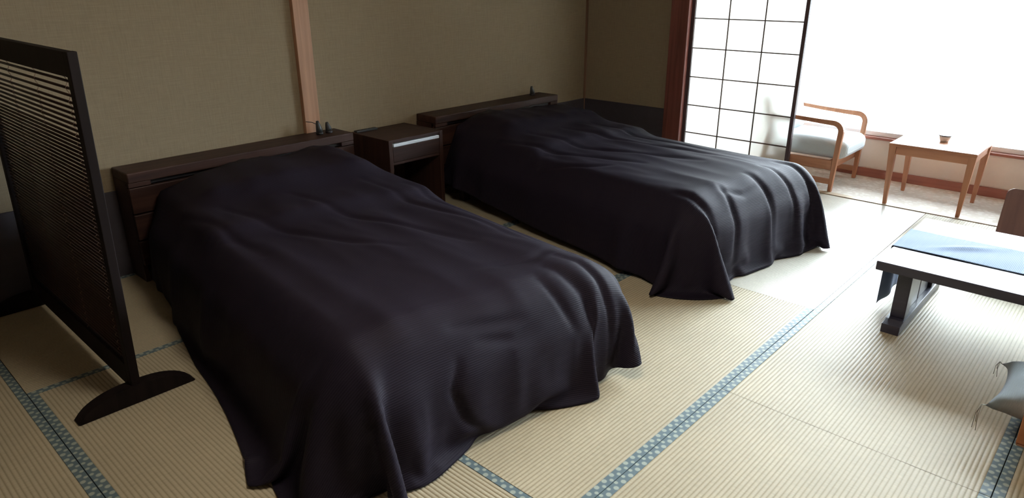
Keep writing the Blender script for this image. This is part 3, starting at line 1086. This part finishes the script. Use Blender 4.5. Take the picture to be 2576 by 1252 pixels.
# ------------------------------------------------------------------ legless floor chairs
def floor_chair(loc, rz, matn, label, w=0.44):
    """bent plywood shell: flat seat, curved up into a leaning back; local: sitter faces +y"""
    r = empty('legless_chair', loc, rz)
    path = [(0.40, 0.012), (0.41, 0.03), (0.39, 0.052)]
    path += [(0.36, 0.058), (0.2, 0.056), (0.06, 0.056)]
    for k in range(1, 9):
        a = math.radians(78) * k / 8
        path.append((0.06 - 0.09 * math.sin(a), 0.056 + 0.09 * (1 - math.cos(a))))
    y0, z0 = path[-1]
    for k in range(1, 7):
        path.append((y0 - 0.058 * k / 6, z0 + 0.295 * k / 6))
    n_seat = 6
    seat = path[:n_seat + 5]
    back = path[n_seat + 4:]
    obj('seat_shell', ribbon(seat, w, 0.016, 0), matn, r, False)
    # back with rounded top corners
    b = bmesh.new()
    nx = 14
    yb0, zb0 = back[0]
    yb1, zb1 = back[-1]
    out = [(-w / 2, 0.0)]
    Lb = math.hypot(yb1 - yb0, zb1 - zb0)
    R_ = 0.035
    for k in range(7):
        a = PI - PI / 2 * k / 6
        out.append((-w / 2 + R_ + R_ * math.cos(a), Lb - R_ + R_ * math.sin(a)))
    for k in range(7):
        a = PI / 2 - PI / 2 * k / 6
        out.append((w / 2 - R_ + R_ * math.cos(a), Lb - R_ + R_ * math.sin(a)))
    out.append((w / 2, 0.0))
    bb = prism(out, 'y', -0.008, 0.008, 0.003)
    ang = math.atan2(-(yb1 - yb0), zb1 - zb0)
    mt = Matrix.Translation((0, yb0, zb0)) @ Matrix.Rotation(ang, 4, 'X')
    obj('backrest', bb, matn, r, False, mt)
    for sx in (-1, 1):
        obj('floor_runner', box(sx * (w / 2 - 0.07) - 0.014, sx * (w / 2 - 0.07) + 0.014, 0.04, 0.36, 0.0, 0.051, 0.003), matn, r)
    tag(r, label, 'floor chair')
    return r

floor_chair((4.44, 0.275, 0.0), PI / 2, 'ply', 'brown bent plywood legless chair behind the low table facing its runner')
floor_chair((2.50, -0.155, 0.0), -PI / 2, 'ply2', 'orange plywood legless chair holding the grey-green zabuton cushion', 0.46)


# ------------------------------------------------------------------ zabuton cushion with corner tassels
def zabuton():
    hw, hd, th = 0.215, 0.27, 0.066
    n = 28
    vs, fs, us = [], [], []
    def surf(i, j, sgn):
        a = -1 + 2 * i / n
        b_ = -1 + 2 * j / n
        e = (1 - abs(a) ** 2.4) * (1 - abs(b_) ** 2.4)
        pin = 1 - 0.12 * (1 - b_ * b_) * abs(a) ** 3
        pin2 = 1 - 0.12 * (1 - a * a) * abs(b_) ** 3
        x, y = a * hw * pin, b_ * hd * pin2
        cr = (abs(a) * abs(b_)) ** 4
        z = sgn * th * (max(e, 0) ** 0.42) + 0.004 * math.sin(9 * a + 4 * b_) * max(e, 0)
        z += 0.006 * math.sin(14 * (a - b_)) * cr
        return x, y, z
    idx = {}
    for sgn in (1, -1):
        for i in range(n + 1):
            for j in range(n + 1):
                if sgn < 0 and (i in (0, n) or j in (0, n)):
                    idx[(sgn, i, j)] = idx[(1, i, j)]
                    continue
                idx[(sgn, i, j)] = len(vs)
                p = surf(i, j, sgn)
                vs.append(p)
                us.append((p[0], p[1]))
        for i in range(n):
            for j in range(n):
                q = [idx[(sgn, i, j)], idx[(sgn, i + 1, j)], idx[(sgn, i + 1, j + 1)], idx[(sgn, i, j + 1)]]
                fs.append(q if sgn > 0 else q[::-1])
    # the forward corner droops off the edge of the chair seat
    vv = []
    for (x, y, z) in vs:
        if x > 0.10:
            t = (x - 0.10) / 0.115
            z -= 0.035 * t * t
        vv.append((x, y, z))
    r = empty('zabuton', (2.80, -0.075, 0.134), math.radians(2))
    me = bpy.data.meshes.new('cushion_body')
    me.from_pydata(vv, [], fs)
    uv = me.uv_layers.new(name='UVMap')
    for lp in me.loops:
        uv.data[lp.index].uv = us[lp.vertex_index]
    for p in me.polygons:
        p.use_smooth = True
    me.materials.append(M['zabuton'])
    o = bpy.data.objects.new('cushion_body', me)
    col.objects.link(o)
    o.parent = r
    for sx, sy in ((-1, 1), (1, 1), (-1, -1), (1, -1)):
        x, y = sx * hw, sy * hd
        z = -0.035 if sx > 0 else 0.0
        b = bmesh.new()
        for q in range(3):
            o1 = 0.004 * (q - 1)
            ln_ = (0.10 if sx < 0 else 0.07) - 0.012 * ((q * 3) % 5)
            tube([(x * 0.985, y * 0.985, z), (x + sx * 0.010 + o1, y + sy * 0.008, z + 0.002),
                  (x + sx * 0.016 + o1, y + sy * 0.014 + o1, z - ln_ * 0.4), (x + sx * 0.018 - o1, y + sy * 0.012 + o1 * 1.5, z - ln_)], 0.0011, 5, b)
        obj('corner_tassel', b, 'tassel', r, True)
    tag(r, 'grey-green zabuton cushion with thread tassels on an orange plywood floor chair', 'cushion')
    return r
zabuton()


# ------------------------------------------------------------------ armchairs of the window alcove
def armchair(loc, rz, label):
    """local: faces -y, front legs near y = 0"""
    r = empty('armchair', loc, rz)
    hw = 0.262
    arm = 0.525
    for sx in (-1, 1):
        x = sx * hw
        path = [(0.004, 0.0), (0.0, 0.2), (-0.010, arm - 0.075)]
        for k in range(1, 7):
            a = PI / 2 * k / 6
            path.append((-0.010 + 0.06 * (1 - math.cos(a)), arm - 0.075 + 0.06 * math.sin(a)))
        path += [(0.16, arm - 0.012), (0.32, arm - 0.004), (0.52, arm + 0.012)]
        tt = [0.026, 0.034, 0.038] + [0.038] * 6 + [0.034, 0.030, 0.028]
        obj('arm_and_front_leg', ribbon(path, 0.034, tt, x), 'teak', r)
        obj('rear_leg', ribbon([(0.60, 0.0), (0.545, 0.2), (0.50, arm - 0.03), (0.53, 0.64)], 0.034, 0.036, x), 'teak', r)
        obj('side_rail', box(x - 0.012, x + 0.012, 0.018, 0.53, 0.165, 0.235, 0.003), 'teak_y', r)
        obj('stretcher', box(x - 0.011, x + 0.011, 0.012, 0.56, 0.055, 0.095, 0.003), 'teak_y', r)
    obj('front_rail', box(-hw + 0.017, hw - 0.017, 0.02, 0.045, 0.165, 0.235, 0.003), 'teak_x', r)
    obj('back_rail', box(-hw + 0.017, hw - 0.017, 0.50, 0.525, 0.165, 0.235, 0.003), 'teak_x', r)
    so = obj('seat_cushion', pad(-hw + 0.022, hw - 0.022, -0.055, 0.50, 0.236, 0.375, 0.055, 0.018), 'seatfab', r, True)
    set_uv(so, lambda c: (c.x, c.y))
    bm = pad(-hw + 0.024, hw - 0.024, 0.0, 0.115, 0.0, 0.40, 0.05, 0.0)
    bo = obj('back_cushion', bm, 'seatfab', r, True, Matrix.Translation((0, 0.415, 0.375)) @ Matrix.Rotation(-math.radians(14), 4, 'X'))
    set_uv(bo, lambda c: (c.x, c.z))
    tag(r, label, 'armchair')
    return r

armchair((5.545, 1.655, 0.0), 0.0, 'wooden armchair with pale blue seat beside the sliding paper screen')
armchair((5.545, 0.43, 0.0), PI, 'wooden armchair with pale seat behind the brown legless chair, facing the tea table')

# ------------------------------------------------------------------ small tea table
tt_ = empty('tea_table', (5.455, 1.035, 0))
tag(tt_, 'small square wooden tea table with tapered legs under the window', 'table')
hw, hd, tz = 0.25, 0.262, 0.437
obj('tabletop', box(-hw, hw, -hd, hd, tz - 0.022, tz, 0.004), 'teak_y', tt_)
for sx in (-1, 1):
    for sy in (-1, 1):
        b = bmesh.new()
        x, y = sx * (hw - 0.024), sy * (hd - 0.024)
        xb, yb = sx * (hw - 0.030), sy * (hd - 0.036)
        lo = [b.verts.new((xb + a * 0.011, yb + c * 0.011, 0)) for a, c in ((-1, -1), (1, -1), (1, 1), (-1, 1))]
        hi = [b.verts.new((x + a * 0.022, y + c * 0.022, tz - 0.0215)) for a, c in ((-1, -1), (1, -1), (1, 1), (-1, 1))]
        b.faces.new(lo[::-1]); b.faces.new(hi)
        for k in range(4):
            b.faces.new((lo[k], lo[(k + 1) % 4], hi[(k + 1) % 4], hi[k]))
        obj('leg', b, 'teak', tt_)
for s in (-1, 1):
    obj('apron', box(-hw + 0.046, hw - 0.046, s * (hd - 0.024) - 0.009, s * (hd - 0.024) + 0.009, tz - 0.075, tz - 0.022, 0.002), 'teak_x', tt_)
    obj('apron', box(s * (hw - 0.024) - 0.009, s * (hw - 0.024) + 0.009, -hd + 0.046, hd - 0.046, tz - 0.075, tz - 0.022, 0.002), 'teak_y', tt_)
cp = empty('ashtray_cup', (5.50, 1.03, tz))
obj('bowl', lathe([(0.022, 0), (0.026, 0.003), (0.034, 0.026), (0.037, 0.040), (0.033, 0.040), (0.028, 0.012), (0.004, 0.008)], 24), 'cup', cp, True)
rimo = obj('rim', lathe([(0.033, 0.0402), (0.041, 0.0402), (0.041, 0.0455), (0.033, 0.0455)], 24), 'cuprim', cp, True)
tag(cp, 'small pale bowl with a dark rim on the tea table', 'bowl')

# ------------------------------------------------------------------ pendant lantern of the room (hangs above the picture's edge)
def lantern_mat():
    m, nt, n, l, p = new_mat('lit_lantern_paper')
    p.inputs['Base Color'].default_value = (0.85, 0.80, 0.70, 1)
    p.inputs['Emission Color'].default_value = (1.0, 0.93, 0.80, 1)
    p.inputs['Emission Strength'].default_value = LAMP
    nz = n.new('ShaderNodeTexNoise'); nz.inputs['Scale'].default_value = 40
    b = n.new('ShaderNodeBump'); b.inputs['Strength'].default_value = 0.1
    l.new(nz.outputs['Fac'], b.inputs['Height']); l.new(b.outputs['Normal'], p.inputs['Normal'])
    return m
LAMP = 26.0
M['lantern'] = lantern_mat()
lp_ = empty('pendant_lamp', (1.35, 1.15, 1.98))
hwl = 0.23
obj('paper_shade', box(-hwl, hwl, -hwl, hwl, 0.0, 0.22, 0.012), 'lantern', lp_)
for zz in (-0.012, 0.215):
    b = bmesh.new()
    for sx in (-1, 1):
        box(sx * (hwl + 0.006) - 0.012, sx * (hwl + 0.006) + 0.012, -hwl - 0.018, hwl + 0.018, zz, zz + 0.024, 0.002, 1, b)
        box(-hwl - 0.018, hwl + 0.018, sx * (hwl + 0.006) - 0.012, sx * (hwl + 0.006) + 0.012, zz + 0.001, zz + 0.023, 0.002, 1, b)
    obj('wooden_rim', b, 'pillar', lp_)
obj('cord', tube([(0, 0, 0.22), (0, 0, 0.47)], 0.006, 8), 'black', lp_, True)
tag(lp_, 'square paper pendant lamp with wooden rims hanging from the ceiling over the tatami', 'lamp')
